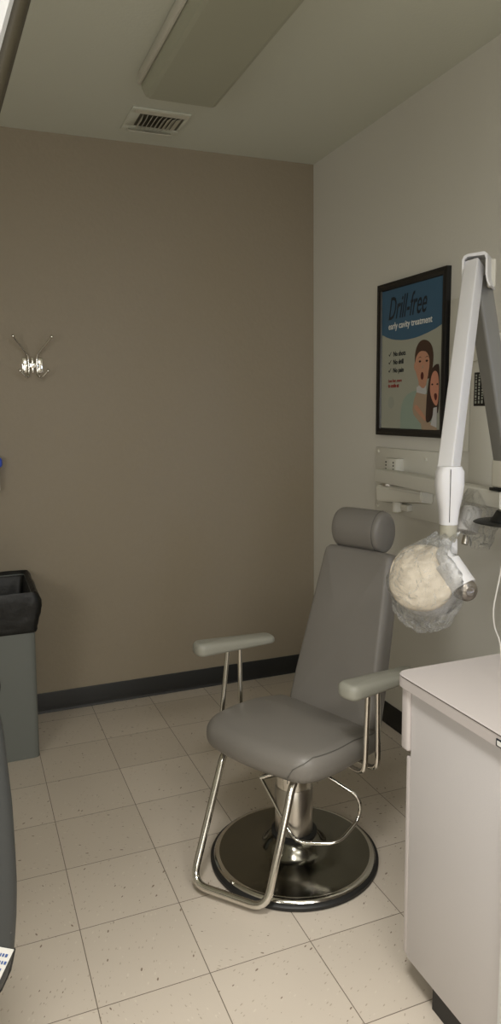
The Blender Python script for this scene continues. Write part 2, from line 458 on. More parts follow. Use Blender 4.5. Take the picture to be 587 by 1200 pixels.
b = nb(); lathe(b, [(0, .262), (.060, .262), (.060, .375), (0, .375)], bc); obj('piston', b, M['chrome'], ch)
b = nb(); box(b, (-.15, -.15, 0), (.13, .15, .03), .006, mtx=Matrix(((FV.x, SV.x, 0, CO.x), (FV.y, SV.y, 0, CO.y), (0, 0, 1, .372), (0, 0, 0, 1)))); obj('seat_plate', b, M['blackrub'], ch)
# seat
SZ = .402
seat_out = smooth_outline([(.238, -.222), (.246, 0), (.200, .222), (.09, .250), (-.165, .235), (-.175, 0), (-.165, -.235), (.10, -.255)], [.10, .2, .09, .15, .05, .1, .05, .15])
b = nb(); cushion(b, seat_out, .098, .042, lambda u, v, h: W(u, v, SZ + h - .16 * max(0, -u - .02) * (h / .098) - .10 * max(0, u - .17)), dome=.014, rb=.044)
seat = obj('seat', b, M['vinyl'], ch, 60)
def seam_line(parent, pts, r=.0016):
    b = nb(); tube(b, pts, r, 6); return obj('piping', b, M['seam'], parent)
# side piping following the rounded top edge of the seat
P = resample(seat_out, 96)
def edge_pt(i, ang, off=.001):
    n = 96; t = (P[(i + 1) % n] - P[i - 1]).normalized(); area2 = sum(P[k].x * P[(k + 1) % n].y - P[(k + 1) % n].x * P[k].y for k in range(n))
    nn = V((t.y, -t.x)) * (1 if area2 > 0 else -1)
    r = .042
    q = P[i] - nn * (r * (1 - math.cos(ang)) - off * math.cos(ang)); h = .098 - r * (1 - math.sin(ang)) + off * math.sin(ang)
    return q, h
for sgn in (1,):
    ids = [i for i in range(96) if P[i].y * sgn > .165 and P[i].x > -.15]
    ids.sort(key=lambda i: -P[i].x)
    pts = []
    q, h = edge_pt(ids[0], 0.0)
    pts.append(W(q.x, q.y, SZ + .012 - .10 * max(0, q.x - .17)))
    for k, i in enumerate(ids):
        a = min(1.0, k / 5) * math.radians(52)
        q, h = edge_pt(i, a); 
        if k < 2: h = .03 + .03 * k
        pts.append(W(q.x, q.y, SZ + h - .16 * max(0, -q.x - .02) * (h / .098) - .10 * max(0, q.x - .17)))
    seam_line(seat, pts)
# backrest
TT = math.tan(math.radians(15.5)); CT, ST = math.cos(math.radians(15.5)), math.sin(math.radians(15.5))
BZ = .435
def WB(s, l, h):       # s sideways, l up the slope, h out of the face toward the sitter
    z = BZ + l * CT + h * ST; f = -.205 - l * ST + h * CT
    return W(f, s, z)
back_out = smooth_outline([(-.192, 0), (.192, 0), (.188, .12), (.150, .602), (-.150, .602), (-.188, .12)], [.035, .035, .2, .028, .028, .2])
b = nb(); cushion(b, back_out, .072, .024, lambda u, v, h: WB(u + .004, v, h), dome=.010, rb=.02)
bk = obj('backrest', b, M['vinyl'], ch, 60)
b = nb(); box(b, (-.05, .0, -.012), (.05, .5, .006), .004, mtx=Matrix(((SV.x, -FV.x * ST, FV.x * CT, W(-.205, 0, 0).x), (SV.y, -FV.y * ST, FV.y * CT, W(-.205, 0, 0).y), (0, CT, ST, BZ), (0, 0, 0, 1)))); obj('back_plate', b, M['blackrub'], ch)
# headrest: horizontal roll with flat sewn ends
b = nb()
hc = (-.362, .0, 1.088)
def HR(s, a, k=1.0): return W(hc[0] + .060 * k * math.cos(a), s - .004, hc[2] + .076 * k * math.sin(a))
rings = []
secs = [(-.120, .80), (-.117, .89), (-.110, .95), (-.098, .985), (-.07, 1), (0, 1.0), (.05, 1), (.064, .99), (.067, .975), (.070, .985), (.080, .95), (.086, .88), (.089, .78)]
for s, k in secs: rings.append([b.verts.new(HR(s, 2 * PI * i / 40, k)) for i in range(40)])
for a_, c_ in zip(rings, rings[1:]):
    for i in range(40): b.faces.new((a_[i], a_[(i + 1) % 40], c_[(i + 1) % 40], c_[i]))
b.faces.new(rings[0]); b.faces.new(rings[-1])
hr = obj('headrest', b, M['vinyl'], ch, 50)
b = nb(); tube(b, [HR(.0670, PI * (-.55 + 1.1 * i / 24) , .985) for i in range(25)], .0014, 6); obj('stitching', b, M['seam'], hr)
for s_ in (-.035, .035):
    b = nb(); tube(b, [WB(s_, .50, .0) , WB(s_, .60, .02), W(-.372, s_, 1.07)], .007, 10); obj('headrest_post', b, M['chrome'], ch)
# armrests
def arm(side, c, ang, zt):
    L_, Wd = (.315, .078) if side < 0 else (.310, .082)
    ca, sa = math.cos(math.radians(ang)), math.sin(math.radians(ang))
    out = smooth_outline([(L_ / 2, -Wd / 2), (L_ / 2, Wd / 2), (-L_ / 2, Wd / 2 * .9), (-L_ / 2, -Wd / 2 * .9)], [.034, .034, .030, .030])
    def fn(u, v, h): return W(c[0] + u * ca - v * sa, c[1] + u * sa + v * ca, zt - .038 + h * (1 + .25 * u / .15))
    b = nb(); cushion(b, out, .038, .018, fn, dome=.003, rb=.012, n=64); a = obj('armrest', b, M['armpad'], ch, 60)
    return a, fn
def support(par, top, knee, end):
    b = nb(); tube(b, [W(*top), W(*knee), W(*end)], .0085, 14, fil=.045); obj('arm_support', b, M['chrome'], par)
aL, fL = arm(-1, (.020, -.290), -13, .712)
aR, fR = arm(1, (-.050, .305), -5, .718)
support(aR, (.003, .300, .69), (-.004, .285, .402), (-.02, .13, .412))
support(aR, (-.043, .300, .69), (-.068, .285, .392), (-.07, .13, .405))
support(aL, (.050, -.290, .69), (.098, -.283, .402), (.08, -.13, .412))
support(aL, (-.004, -.290, .69), (.004, -.283, .392), (.0, -.13, .405))
# footrest loop
b = nb(); tube(b, [W(.05, -.165, .392), W(.165, -.178, .392), W(.385, -.092, .034), W(.292, .152, .030), W(.135, .118, .385), W(.03, .105, .392)], .0125, 18, fil=.055)
obj('footrest', b, M['chrome'], ch)
# pump lever
b = nb(); tube(b, [W(.062, -.112, .262), W(.085, .072, .118), W(-.005, .180, .125), W(-.125, .170, .160), W(-.120, .175, .238), W(-.085, .06, .282)], .0065, 12, fil=.04)
pl = obj('pump_lever', b, M['chrome'], ch)
b = nb(); tube(b, [W(.0, -.05, .29), W(.045, -.098, .272), W(.062, -.118, .262)], .011, 12); obj('pivot', b, M['chrome'], pl)

# ================================================================== WASTE BIN
def ring_rect(x0, x1, y0, y1, z, r=.02, n=5, jit=0, seed=0, bx=0):
    w_, d_ = x1 - x0, y1 - y0; cx, cy = (x0 + x1) / 2, (y0 + y1) / 2
    base = resample([V((cx + q[0], cy + q[1])) for q in rrect(w_, d_, r, n)], 96)
    o = []
    for i, p_ in enumerate(base):
        nz = noise.noise(V((p_.x * 22 + seed, p_.y * 22, z * 30))) * jit
        d = (V((p_.x - cx, p_.y - cy))).normalized()
        o.append(V((p_.x + d.x * nz, p_.y + d.y * nz, z + nz * .5)))
    return o
def loft(b, rings, cap0=True, cap1=False):
    R = [[b.verts.new(p_) for p_ in r_] for r_ in rings]; n = len(R[0])
    for a_, c_ in zip(R, R[1:]):
        for i in range(n): b.faces.new((a_[i], a_[(i + 1) % n], c_[(i + 1) % n], c_[i]))
    if cap0: b.faces.new(R[0])
    if cap1: b.faces.new(R[-1])
    return b
t = thing('waste_bin', 'tall grey plastic waste bin standing against the taupe wall', 'bin', (-1.75, -.25, 0))
b = nb(); loft(b, [ring_rect(-1.90, -1.600, -.480, -.040, .0005), ring_rect(-1.905, -1.594, -.486, -.036, .35), ring_rect(-1.91, -1.586, -.492, -.032, .74),
                   ring_rect(-1.902, -1.594, -.484, -.040, .74), ring_rect(-1.892, -1.606, -.475, -.048, .02)], True, True)
obj('body', b, M['bin'], t)
b = nb()
x0, x1, y0, y1 = -1.91, -1.586, -.492, -.030
rs = [ring_rect(x0 + .04, x1 - .04, y0 + .035, y1 - .035, .30, jit=.004), ring_rect(x0 + .032, x1 - .026, y0 + .026, y1 - .026, .60, jit=.008),
      ring_rect(x0 + .022, x1 - .016, y0 + .016, y1 - .018, .72, jit=.003), ring_rect(x0 + .002, x1 - .001, y0 + .002, y1 - .002, .752, jit=.003),
      ring_rect(x0 - .006, x1 + .008, y0 - .006, y1 + .004, .757, jit=.003), ring_rect(x0 - .012, x1 + .018, y0 - .010, y1 + .006, .745, jit=.005),
      ring_rect(x0 - .018, x1 + .027, y0 - .013, y1 + .006, .715, jit=.008), ring_rect(x0 - .018, x1 + .031, y0 - .014, y1 + .006, .69, jit=.007),
      ring_rect(x0 - .012, x1 + .024, y0 - .012, y1 + .006, .66, jit=.008), ring_rect(x0 - .01, x1 + .014, y0 - .011, y1 + .005, .635, jit=.005),
      ring_rect(x0 - .012, x1 + .012, y0 - .013, y1 + .005, .615, jit=.004), ring_rect(x0 - .008, x1 + .007, y0 - .008, y1 + .004, .60, jit=.004),
      ring_rect(x0 - .010, x1 + .007, y0 - .010, y1 + .004, .588, jit=.003), ring_rect(x0 - .004, x1 + .003, y0 - .004, y1 + .003, .578, jit=.001)]
loft(b, rs, True, False)
o = obj('bin_liner', b, M['bag'], None, 60); tag(o, 'black plastic liner folded over the rim of the grey bin', 'bin liner')

# wall dispenser
t = thing('wall_dispenser', 'small white wall dispenser with a blue top above the bin', 'dispenser', (-1.72, 0, 1.15))
b = nb(); box(b, (-1.765, -.075, 1.15), (-1.678, -.001, 1.262), .010, 3); obj('body', b, M['disp'], t)
b = nb(); box(b, (-1.77, -.085, 1.262), (-1.662, -.001, 1.312), .016, 4); obj('top', b, M['dispblue'], t)

# ================================================================== POSTER on the right wall
PX = -.014
t = thing('framed_poster', 'black framed poster of two surprised children reading Drill-free early cavity treatment', 'poster', (0, -.945, 1.395))
y0, y1, z0, z1 = -.690, -1.203, 1.392, 2.066
def poly_yz(name, pts, depth, m, par, sy=1):
    b = nb(); extrude_poly(b, [(PX - depth, -.655 - .521 * s, 1.3935 + .6695 * q) for s, q in pts], (.0004, 0, 0)); return obj(name, b, m, par)
b = nb()
fw = .034
prof_f = [(-.022, 0), (-.020, .006), (-.024, .016), (-.020, .028), (-.012, fw), (-.001, fw), (-.001, 0)]
corn = [(y0, z0, -1, 1), (y1, z0, 1, 1), (y1, z1, 1, -1), (y0, z1, -1, -1)]
R = [[b.verts.new((q[0], cy + dy * q[1], cz + dz * q[1])) for q in prof_f] for cy, cz, dy, dz in corn]
for i in range(4):
    for j in range(7): b.faces.new((R[i][j], R[i][(j + 1) % 7], R[(i + 1) % 4][(j + 1) % 7], R[(i + 1) % 4][j]))
obj('frame', b, M['frame'], t, 30)
b = nb(); box(b, (PX + .0005, y1 + .02, z0 + .02), (PX + .008, y0 - .02, z1 - .02)); art = obj('print', b, M['paper'], t)
def curve_pts(P_, closed=True, it=2):
    for _ in range(it):
        q = []
        n = len(P_)
        for i in range(n):
            a_, c_ = P_[i], P_[(i + 1) % n]
            q += [(a_[0] * .75 + c_[0] * .25, a_[1] * .75 + c_[1] * .25), (a_[0] * .25 + c_[0] * .75, a_[1] * .25 + c_[1] * .75)]
        P_ = q
    return P_
poly_yz('blue_panel', [(.125, .97), (.985, .97), (.985, .676), (.90, .656), (.803, .640), (.70, .627), (.626, .621), (.53, .618), (.436, .620), (.35, .627), (.276, .637), (.20, .654), (.125, .677)], .0006, M['blue'], art)
poly_yz('green_shape', [(.44, .03), (.436, .08), (.435, .131), (.452, .2), (.48, .235), (.528, .265), (.6, .285), (.677, .292), (.9, .28), (.95, .03)], .0006, M['green'], art)
poly_yz('grey_dot', [(.286 + .045 * math.cos(a * PI / 12), .218 + .040 * math.sin(a * PI / 12)) for a in range(24)], .0006, M['palegrey'], art)
pic = poly_yz('printed_boy', curve_pts([(.638, .44), (.633, .509), (.647, .55), (.675, .58), (.71, .597), (.75, .602), (.802, .594), (.848, .573), (.874, .542), (.887, .5), (.885, .459), (.872, .40), (.845, .36), (.80, .36), (.70, .40)]), .0010, M['hair'], art)
poly_yz('face', curve_pts([(.627, .462), (.640, .462), (.652, .497), (.675, .517), (.70, .53), (.736, .534), (.794, .526), (.835, .49), (.838, .44), (.827, .405), (.818, .369), (.80, .335), (.79, .285), (.69, .285), (.70, .325), (.692, .352), (.66, .395), (.650, .415), (.627, .425)], it=1), .0014, M['skin'], pic)
poly_yz('mouth', curve_pts([(.722, .39), (.742, .408), (.765, .39), (.762, .365), (.742, .352), (.724, .365)]), .0018, M['lip'], pic)
for ex in (.708, .802):
    poly_yz('eye', curve_pts([(ex - .022, .470), (ex, .479), (ex + .022, .470), (ex, .461)]), .0018, M['hair2'], pic)
    poly_yz('eyebrow', [(ex - .028, .489), (ex, .500), (ex + .028, .491), (ex, .495)], .0018, M['hair'], pic)
poly_yz('nose', curve_pts([(.748, .452), (.758, .43), (.742, .424), (.735, .432)]), .0018, M['beige'], pic)
poly_yz('sweater', [(.67, .278), (.789, .265), (.815, .265), (.83, .17), (.85, .09), (.95, .087), (.952, .032), (.753, .032), (.739, .079), (.70, .10), (.634, .137), (.614, .17), (.625, .21), (.642, .246)], .0012, M['beige'], pic)
poly_yz('collar', [(.669, .31), (.704, .322), (.74, .305), (.77, .302), (.798, .320), (.806, .275), (.789, .264), (.67, .278)], .0016, M['collar'], pic)
poly_yz('hand', curve_pts([(.632, .185), (.668, .205), (.72, .175), (.76, .15), (.807, .117), (.80, .095), (.76, .115), (.69, .15)]), .0018, M['skin'], pic)
gp = poly_yz('printed_girl', curve_pts([(.888, .43), (.932, .446), (.975, .44), (.975, .12), (.911, .19), (.90, .14), (.871, .096), (.803, .085), (.805, .17), (.812, .264), (.846, .389)]), .0020, M['hair2'], art)
poly_yz('face', curve_pts([(.866, .373), (.901, .407), (.945, .398), (.967, .354), (.97, .272), (.956, .19), (.917, .198), (.87, .243), (.85, .3)]), .0024, M['skin2'], gp)
poly_yz('mouth', curve_pts([(.905, .262), (.93, .272), (.952, .26), (.945, .23), (.925, .222)]), .0028, M['lip'], gp)
for ex in (.884, .95): poly_yz('eye', curve_pts([(ex - .016, .323), (ex, .331), (ex + .016, .323), (ex, .315)]), .0028, M['hair2'], gp)
poly_yz('blouse', [(.905, .18), (.95, .185), (.952, .06), (.871, .075), (.897, .128)], .0024, M['collar'], gp)
def ptxt(name, body, s, q, size, m, shear=0, sx=1.0, rot=0.0, off=0.0, d=.0012):
    # text lies in the poster plane, reading toward the camera side (+y to -y)
    mt = Matrix.Translation((PX - d, -.655 - .521 * s, 1.3935 + .6695 * q)) @ Matrix(((0, 0, -1, 0), (-1, 0, 0, 0), (0, 1, 0, 0), (0, 0, 0, 1))) @ Matrix.Rotation(rot, 4, 'Z')
    return text_mesh(name, body, size, m, art, mt, shear, sx, offset=off)
ptxt('title_text', 'Drill-free', .225, .762, .140, M['ink'], shear=.42, sx=.55, rot=math.radians(1.0), off=.0004)
ptxt('subtitle_text', 'early cavity treatment', .235, .700, .040, M['inkwhite'], sx=.92, off=.0004)
for i, wd in enumerate(('No shots', 'No drill', 'No pain')):
    q = .522 - .0535 * i
    ptxt('list_text', wd, .315, q, .030, M['ink'], sx=.86, off=.0004)
    poly_yz('check_mark', [(.243, q + .012), (.254, q + .002), (.256, q + .002), (.285, q + .030), (.281, q + .031), (.256, q + .010), (.247, q + .016)], .0012, M['ink'], art)
ptxt('red_text', 'Less fear, more', .243, .352, .020, M['inkred'], sx=.86, off=.0003)
ptxt('red_text', 'to smile at', .243, .318, .023, M['inkred'], sx=.86, off=.0008)

# ================================================================== wall panels and small notice
b = nb(); box(b, (-.010, -1.345, 1.345), (-.0005, -1.212, 1.935), .003); tag(obj('wall_panel', b, M['xbase']), 'tall off-white cover panel on the white wall between poster and x-ray arm', 'wall panel')
b = nb(); box(b, (-.012, -1.50, 1.15), (-.0005, -1.352, 1.781), .003); tag(obj('wall_panel', b, M['xbase']), 'off-white cover panel seen through the gap of the folded x-ray arm', 'wall panel')
t = thing('wall_notice', 'small black notice with rows of white print behind the x-ray arm', 'notice', (-.014, -1.43, 1.52))
b = nb(); box(b, (-.016, -1.475, 1.520), (-.0125, -1.378, 1.645), .0005); nt_ = obj('notice_board', b, M['frame'], t)
for i in range(5):
    b = nb(); y = -1.386 - i * .018
    zz = 1.637
    while zz > 1.532:
        wl = random.uniform(.004, .014); box(b, (-.0172, y - .007, zz - wl), (-.0162, y, zz)); zz -= wl + .004
    obj('print_column', b, M['palegrey'], nt_)
b = nb(); tube(b, [(-.014, -1.33, 1.688), (-.03, -1.35, 1.678), (-.03, -1.375, 1.683), (-.014, -1.40, 1.69)], .0018, 8, fil=.02); tag(obj('thin_cable', b, M['greycollar']), 'thin grey cable loop showing between the two x-ray arms', 'cable')

# ================================================================== X-RAY UNIT
xr = thing('xray_unit', 'white wall-mounted dental x-ray machine with folded arm and round tube head', 'x-ray machine', (-.0, -.95, 1.04))
b = nb(); box(b, (-.022, -1.20, 1.038), (-.0005, -.690, 1.334), .004); wp = obj('wall_plate', b, M['xbase'], xr)
for yy, zz in ((-.715, 1.315), (-1.09, 1.30), (-.715, 1.06)):
    b = nb(); lathe(b, [(0, .004), (.007, .003), (.009, 0)], (-.022, yy, zz), (-1, 0, 0), 20); obj('screw_cap', b, M['fixture'], wp)
b = nb(); box(b, (-.062, -.925, 1.222), (-.02, -.835, 1.292), .004); sb = obj('switch_box', b, M['xbase'], xr)
for yy in (-.8345, -.9255):
    pass
for yy in (-.846, -.905):
    for zz in (1.242, 1.258, 1.272):
        b = nb(); box(b, (-.0635, yy - .004, zz), (-.0615, yy + .004, zz + .006)); obj('slot', b, M['dark'], sb)
# wall bracket below the arm
b = nb()
pr = [(-.022, 1.085), (-.105, 1.098), (-.110, 1.165), (-.104, 1.176), (-.022, 1.176)]
ra = [b.verts.new((x, -.835, z)) for x, z in pr]; rb_ = [b.verts.new((x * .75 - .004, -1.15, z + (.03 if z < 1.12 else 0))) for x, z in pr]
for i in range(5): b.faces.new((ra[i], ra[(i + 1) % 5], rb_[(i + 1) % 5], rb_[i]))
b.faces.new(ra); b.faces.new(list(reversed(rb_)))
bmesh.ops.bevel(b, geom=list(b.edges), offset=.006, segments=2, affect='EDGES')
br = obj('wall_bracket', b, M['fixture'], xr, 30)
b = nb(); tube(b, [(-.055, -.93, 1.105), (-.055, -.93, 1.060)], .022, 20); box(b, (-.05, -1.0, 1.066), (-.02, -.93, 1.095), .004); obj('locking_knob', b, M['fixture'], br)
# horizontal arm
def sweepbox(b, pts, wd, ht, r, up, fil=0): return sweep(b, fillet(pts, fil) if fil else pts, rrect(wd, ht, r, 4), up=up)
b = nb(); sweepbox(b, [(-.0745, -.825, 1.215), (-.188, -1.775, 1.215)], .060, .058, .006, (0, 0, 1)); obj('extension_arm', b, M['xbase'], xr, 30)
b = nb(); tube(b, [(-.085, -.90, 1.175), (-.085, -.90, 1.19)], .026, 24); obj('arm_pivot', b, M['steel'], xr)
# knuckle
K = V((-.183, -1.760, 1.345))
b = nb(); box(b, (K.x - .034, K.y - .036, 1.255), (K.x + .034, K.y + .036, 1.350), .010, 3); kn = obj('knuckle', b, M['fixture'], xr, 30)
b = nb(); box(b, (K.x - .036, K.y - .038, 1.2445), (K.x + .036, K.y + .038, 1.2545), .001); obj('joint_gap', b, M['blackpl'], kn)
b = nb(); tube(b, [(K.x, K.y, 1.188), (K.x, K.y, 1.15)], .020, 24); obj('lower_stem', b, M['greycollar'], kn)
b = nb(); lathe(b, [(0, .052), (.030, .050), (.040, .030), (.048, .024), (.050, .018), (.095, .016), (.103, .012), (.060, .002), (0, 0)], (K.x + .004, K.y, 1.128), n=48)
obj('end_disc', b, M['blackpl'], kn)
# folded scissor arm
E1 = V((-.339, -1.754, 1.925)); Wt = V((-.604, -2.014, 1.352))
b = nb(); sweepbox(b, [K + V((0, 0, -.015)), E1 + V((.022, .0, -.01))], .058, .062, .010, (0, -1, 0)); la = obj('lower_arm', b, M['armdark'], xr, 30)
b = nb(); tube(b, [K + V((-.03, -.036, .025)), K + V((-.03, -.040, .025))], .006, 16); obj('screw', b, M['greycollar'], la)
d = (Wt - E1).normalized()
side = d.cross(V((.36, .93, 0))).normalized()
b = nb(); sweepbox(b, [E1 + V((-.020, -.034, .018)), Wt + d * .01], .046, .050, .005, V((-.88, -.48, 0))); ua = obj('upper_arm', b, M['xwhite'], xr, 30)
# elbow cap: an upside-down U shell over the hinge
uu = V((.66, -.75, 0)).normalized()          # across the arm
ff = V((.75, .66, 0)).normalized()           # away from the camera side
c0 = E1 + V((-.015, -.038, -.006))
def cap_section(o_, th):
    pts = []
    w2, top, bl, brr = .037, .052, -.040, -.050
    outer = [(-w2, bl), (-w2, top - .016), (-w2 + .005, top - .005), (-w2 + .016, top), (w2 - .010, top + .003), (w2 - .002, top - .002), (w2, top - .012), (w2 + .001, -.010), (w2 + .005, -.032), (w2 + .011, -.044)]
    inner = [(w2 + .006, -.046), (w2 - .001, -.030), (w2 - .005, -.010), (w2 - .006, top - .016), (w2 - .010, top - .007), (-w2 + .016, top - .008), (-w2 + .008, top - .014), (-w2 + .006, top - .022), (-w2 + .006, bl)]
    return [o_ + uu * x + V((0, 0, z)) for x, z in outer + inner]
b = nb(); extrude_poly(b, cap_section(c0 - ff * .030, .006), ff * .100)
obj('elbow_cap', b, M['xwhite'], xr, 50)
b = nb(); box(b, (-.034, .040, -.04), (.050, .054, .046), .006, mtx=Matrix(((uu.x, ff.x, 0, c0.x), (uu.y, ff.y, 0, c0.y), (0, 0, 1, c0.z), (0, 0, 0, 1)))); obj('elbow_back', b, M['fixture'], xr)
# wrist sleeve
b = nb()
cz = [(.012, .020, .024), (.010, .030, .028), (-.004, .0375, .031), (-.04, .0385, .032), (-.075, .034, .030), (-.105, .0275, .027), (-.135, .0245, .0245), (-.148, .0240, .0240), (-.149, .0225, .0225)]
xa, ya = V((.9289, -.3700, 0)).normalized(), V((.37, .9289, 0)).normalized()
wc = V((-.607, -2.024, 1.352))
R = []
for dz, rx, ry in cz:
    R.append([b.verts.new(wc + V((0, 0, dz)) + xa * (q[0] * rx) + ya * (q[1] * ry)) for q in [(math.copysign(abs(math.cos(a)) ** .75, math.cos(a)), math.copysign(abs(math.sin(a)) ** .75, math.sin(a))) for a in [2 * PI * i / 40 for i in range(40)]]])
for a_, c_ in zip(R, R[1:]):
    for i in range(40): b.faces.new((a_[i], a_[(i + 1) % 40], c_[(i + 1) % 40], c_[i]))
b.faces.new(R[0]); b.faces.new(R[-1])
ws = obj('wrist_sleeve', b, M['xwhite'], xr, 50)
b = nb(); tube(b, [wc + xa * -.006 - ya * .0322 + V((0, 0, .004)), wc + xa * -.006 - ya * .0328 + V((0, 0, -.04)), wc + xa * -.005 - ya * .0275 + V((0, 0, -.10)), wc + xa * -.004 - ya * .0245 + V((0, 0, -.14))], .0010, 6); obj('sleeve_seam', b, M['blackpl'], ws)
b = nb(); tube(b, [wc + V((0, 0, -.147)), wc + V((0, 0, -.196))], .0235, 32); obj('swivel_collar', b, M['greycollar'], xr)
# yoke and tube head
hd = V((-.702, -2.043, 1.066)); N_ = V((-.60, -.62, .50)).normalized()
yk = [wc + V((0, 0, -.190)), wc + V((-.004, -.008, -.225)), V((-0.659, -2.076, 1.133)), V((-0.625, -2.125, 1.047))]
b = nb(); sweep(b, fillet(yk, .03), rrect(.046, .042, .015, 4), up=V((0, -1, 0)), scales=None); obj('yoke', b, M['xwhite'], xr, 40)
b = nb(); tube(b, [V((-0.649, -2.079, 1.109)), V((-0.632, -2.127, 1.053))], .036, 28); obj('yoke_cover', b, M['xwhite'], xr, 40)
pv = V((-0.632, -2.144, 1.048)); pa = V((-.10, -.97, .06)).normalized()
b = nb(); lathe(b, [(0, .014), (.012, .014), (.014, .011), (.020, .010), (.026, .006), (.0285, 0), (.0285, -.03)], pv, pa, 32); obj('pivot_disc', b, mat('worn_steel', (150, 144, 136), 0.35, 1.0, bump=0.5, scale=60, var=0.6), xr, 50)
hh = nb()
tu = (V((0, 0, 1)) - N_ * N_.z).normalized(); tr_ = tu.cross(N_)
def HD(x, y, h): return hd + tr_ * x + tu * y + N_ * h
def blob_ring(rx, ry, h, ox=0, oy=0, n=56):
    return [HD(ox + rx * math.copysign(abs(math.cos(2 * PI * i / n)) ** .9, math.cos(2 * PI * i / n)), oy + ry * math.copysign(abs(math.sin(2 * PI * i / n)) ** .9, math.sin(2 * PI * i / n)), h) for i in range(n)]
loft(hh, [blob_ring(.030, .034, -.115, .012, -.008), blob_ring(.062, .070, -.108, .010, -.006), blob_ring(.078, .080, -.088, .008, -.004), blob_ring(.083, .087, -.05, .004), blob_ring(.084, .088, -.004)], True, True)
obj('tube_head', hh, M['xwhite'], xr, 50)
hh = nb()
loft(hh, [blob_ring(.084, .089, -.004), blob_ring(.087, .092, .000), blob_ring(.087, .092, .010), blob_ring(.084, .089, .017), blob_ring(.072, .077, .021), blob_ring(.04, .045, .024), blob_ring(.004, .004, .025)], True, True)
obj('tube_head_face', hh, M['xface'], xr, 50)

# plastic barrier bag over the tube head
def wrinkly(b, fn, nu, nv):
    R = [[b.verts.new(fn(i / nu, j / nv)) for i in range(nu)] for j in range(nv + 1)]
    for j in range(nv):
        for i in range(nu): b.faces.new((R[j][i], R[j][(i + 1) % nu], R[j + 1][(i + 1) % nu], R[j + 1][i]))
    return b
def bagfn(u, v):
    a = 2 * PI * u; ph = PI * (v * .93 + .07)
    c = V((-.688, -2.048, 1.040))
    x = math.sin(ph) * math.cos(a); y = math.sin(ph) * math.sin(a); z = math.cos(ph)
    dx = xa * (x * .104) + ya * (y * .108) + V((0, 0, z * .118))
    p_ = c + dx
    if z < 0: p_ += xa * (.030 * z * -x if x > 0 else .0) * -1
    n1 = noise.noise(p_ * 26) * .010 + noise.noise(p_ * 70 + V((3, 1, 7))) * .004
    ridge = abs(noise.noise(V((a * 2.2, z * 1.5, 3)))) * .016
    p_ = p_ + dx.normalized() * (n1 - ridge + .004)
    if v < .12:                          # neck gathered round the collar
        k = 1 - v / .12; q = wc + V((0, 0, -.176)) + xa * math.cos(a) * (.030 + .006 * math.sin(a * 7)) + ya * math.sin(a) * (.030 + .006 * math.sin(a * 7 + 1)) + V((0, 0, .006 * math.sin(a * 5)))
        p_ = p_.lerp(q, k ** .7)
    return p_
b = nb(); wrinkly(b, bagfn, 84, 60)
o = obj('barrier_bag', b, M['film'], None, 180); tag(o, 'clear crinkled plastic bag pulled over the x-ray tube head', 'plastic bag')

# bagged hand cone hanging from the extension arm
cpt = V((-.175, -1.600, 1.178))
t = thing('aiming_cone', 'pale aiming cone hanging below the x-ray extension arm', 'cone', cpt)
b = nb(); lathe(b, [(0, 0), (.034, 0), (.036, .004), (.036, .085), (.033, .088), (0, .088)], cpt + V((-.012, .0, -.012)), V((-.38, -.2, -.9)), 36); obj('cone_barrel', b, M['xwhite'], t)
b = nb(); lathe(b, [(0, 0), (.012, 0), (.012, .03), (0, .03)], cpt + V((-.048, -.019, -.104)), V((-.38, -.2, -.9)), 24); obj('cone_tip', b, M['steel'], t)
def bag2(u, v):
    a = 2 * PI * u; z = 1.238 - v * .20
    r_ = .035 + .035 * math.sin(PI * min(1, v * 1.05)) ** .8
    c = V((-.178, -1.62, z)) + V((-.03, -.05, 0)) * v
    r_ *= 1 + .22 * noise.noise(V((math.cos(a) * 2, math.sin(a) * 2, v * 5)))
    return c + V((.10, 1.0, 0)) * (r_ * math.cos(a) * 1.25) + V((1, -.1, 0)) * (r_ * math.sin(a) * .72)
b = nb(); wrinkly(b, bag2, 56, 30)
o = obj('barrier_bag', b, M['film2'], None, 180); tag(o, 'hazy plastic bag hanging round the aiming cone on the extension arm', 'plastic bag')

# ================================================================== COUNTER CABINET
cab = thing('base_cabinet', 'white laminate base cabinet end beside the exam chair', 'cabinet', (-.45, -2.6, 0))
CX = -.838; YB = -2.190
b = nb(); box(b, (CX, -3.35, .100), (-.012, YB - .012, .838), .002); body = obj('body', b, M['lam'], cab)
b = nb(); box(b, (CX + .03, -3.30, .0), (-.014, YB - .085, .0995)); obj('toe_kick', b, M['blackrub'], cab)
b = nb(); box(b, (CX - .008, YB - .010, .668), (-.32, YB + .022, .832), .008, 3); d1 = obj('drawer', b, M['lam2'], cab)
b = nb(); box(b, (CX + .001, YB - .010, .104), (-.42, YB + .008, .652), .004, 2); d2 = obj('door', b, M['lam2'], cab)
b = nb(); box(b, (-.414, YB - .010, .104), (-.015, YB + .008, .652), .004, 2); obj('door', b, M['lam2'], cab)
b = nb(); box(b, (-.316, YB - .010, .668), (-.015, YB + .022, .832), .008, 3); obj('drawer', b, M['lam2'], cab)
b = nb(); box(b, (CX - .014, -3.35, .02), (CX - .0005, -2.556, .70), .002); obj('filler_panel', b, M['filler'], cab)
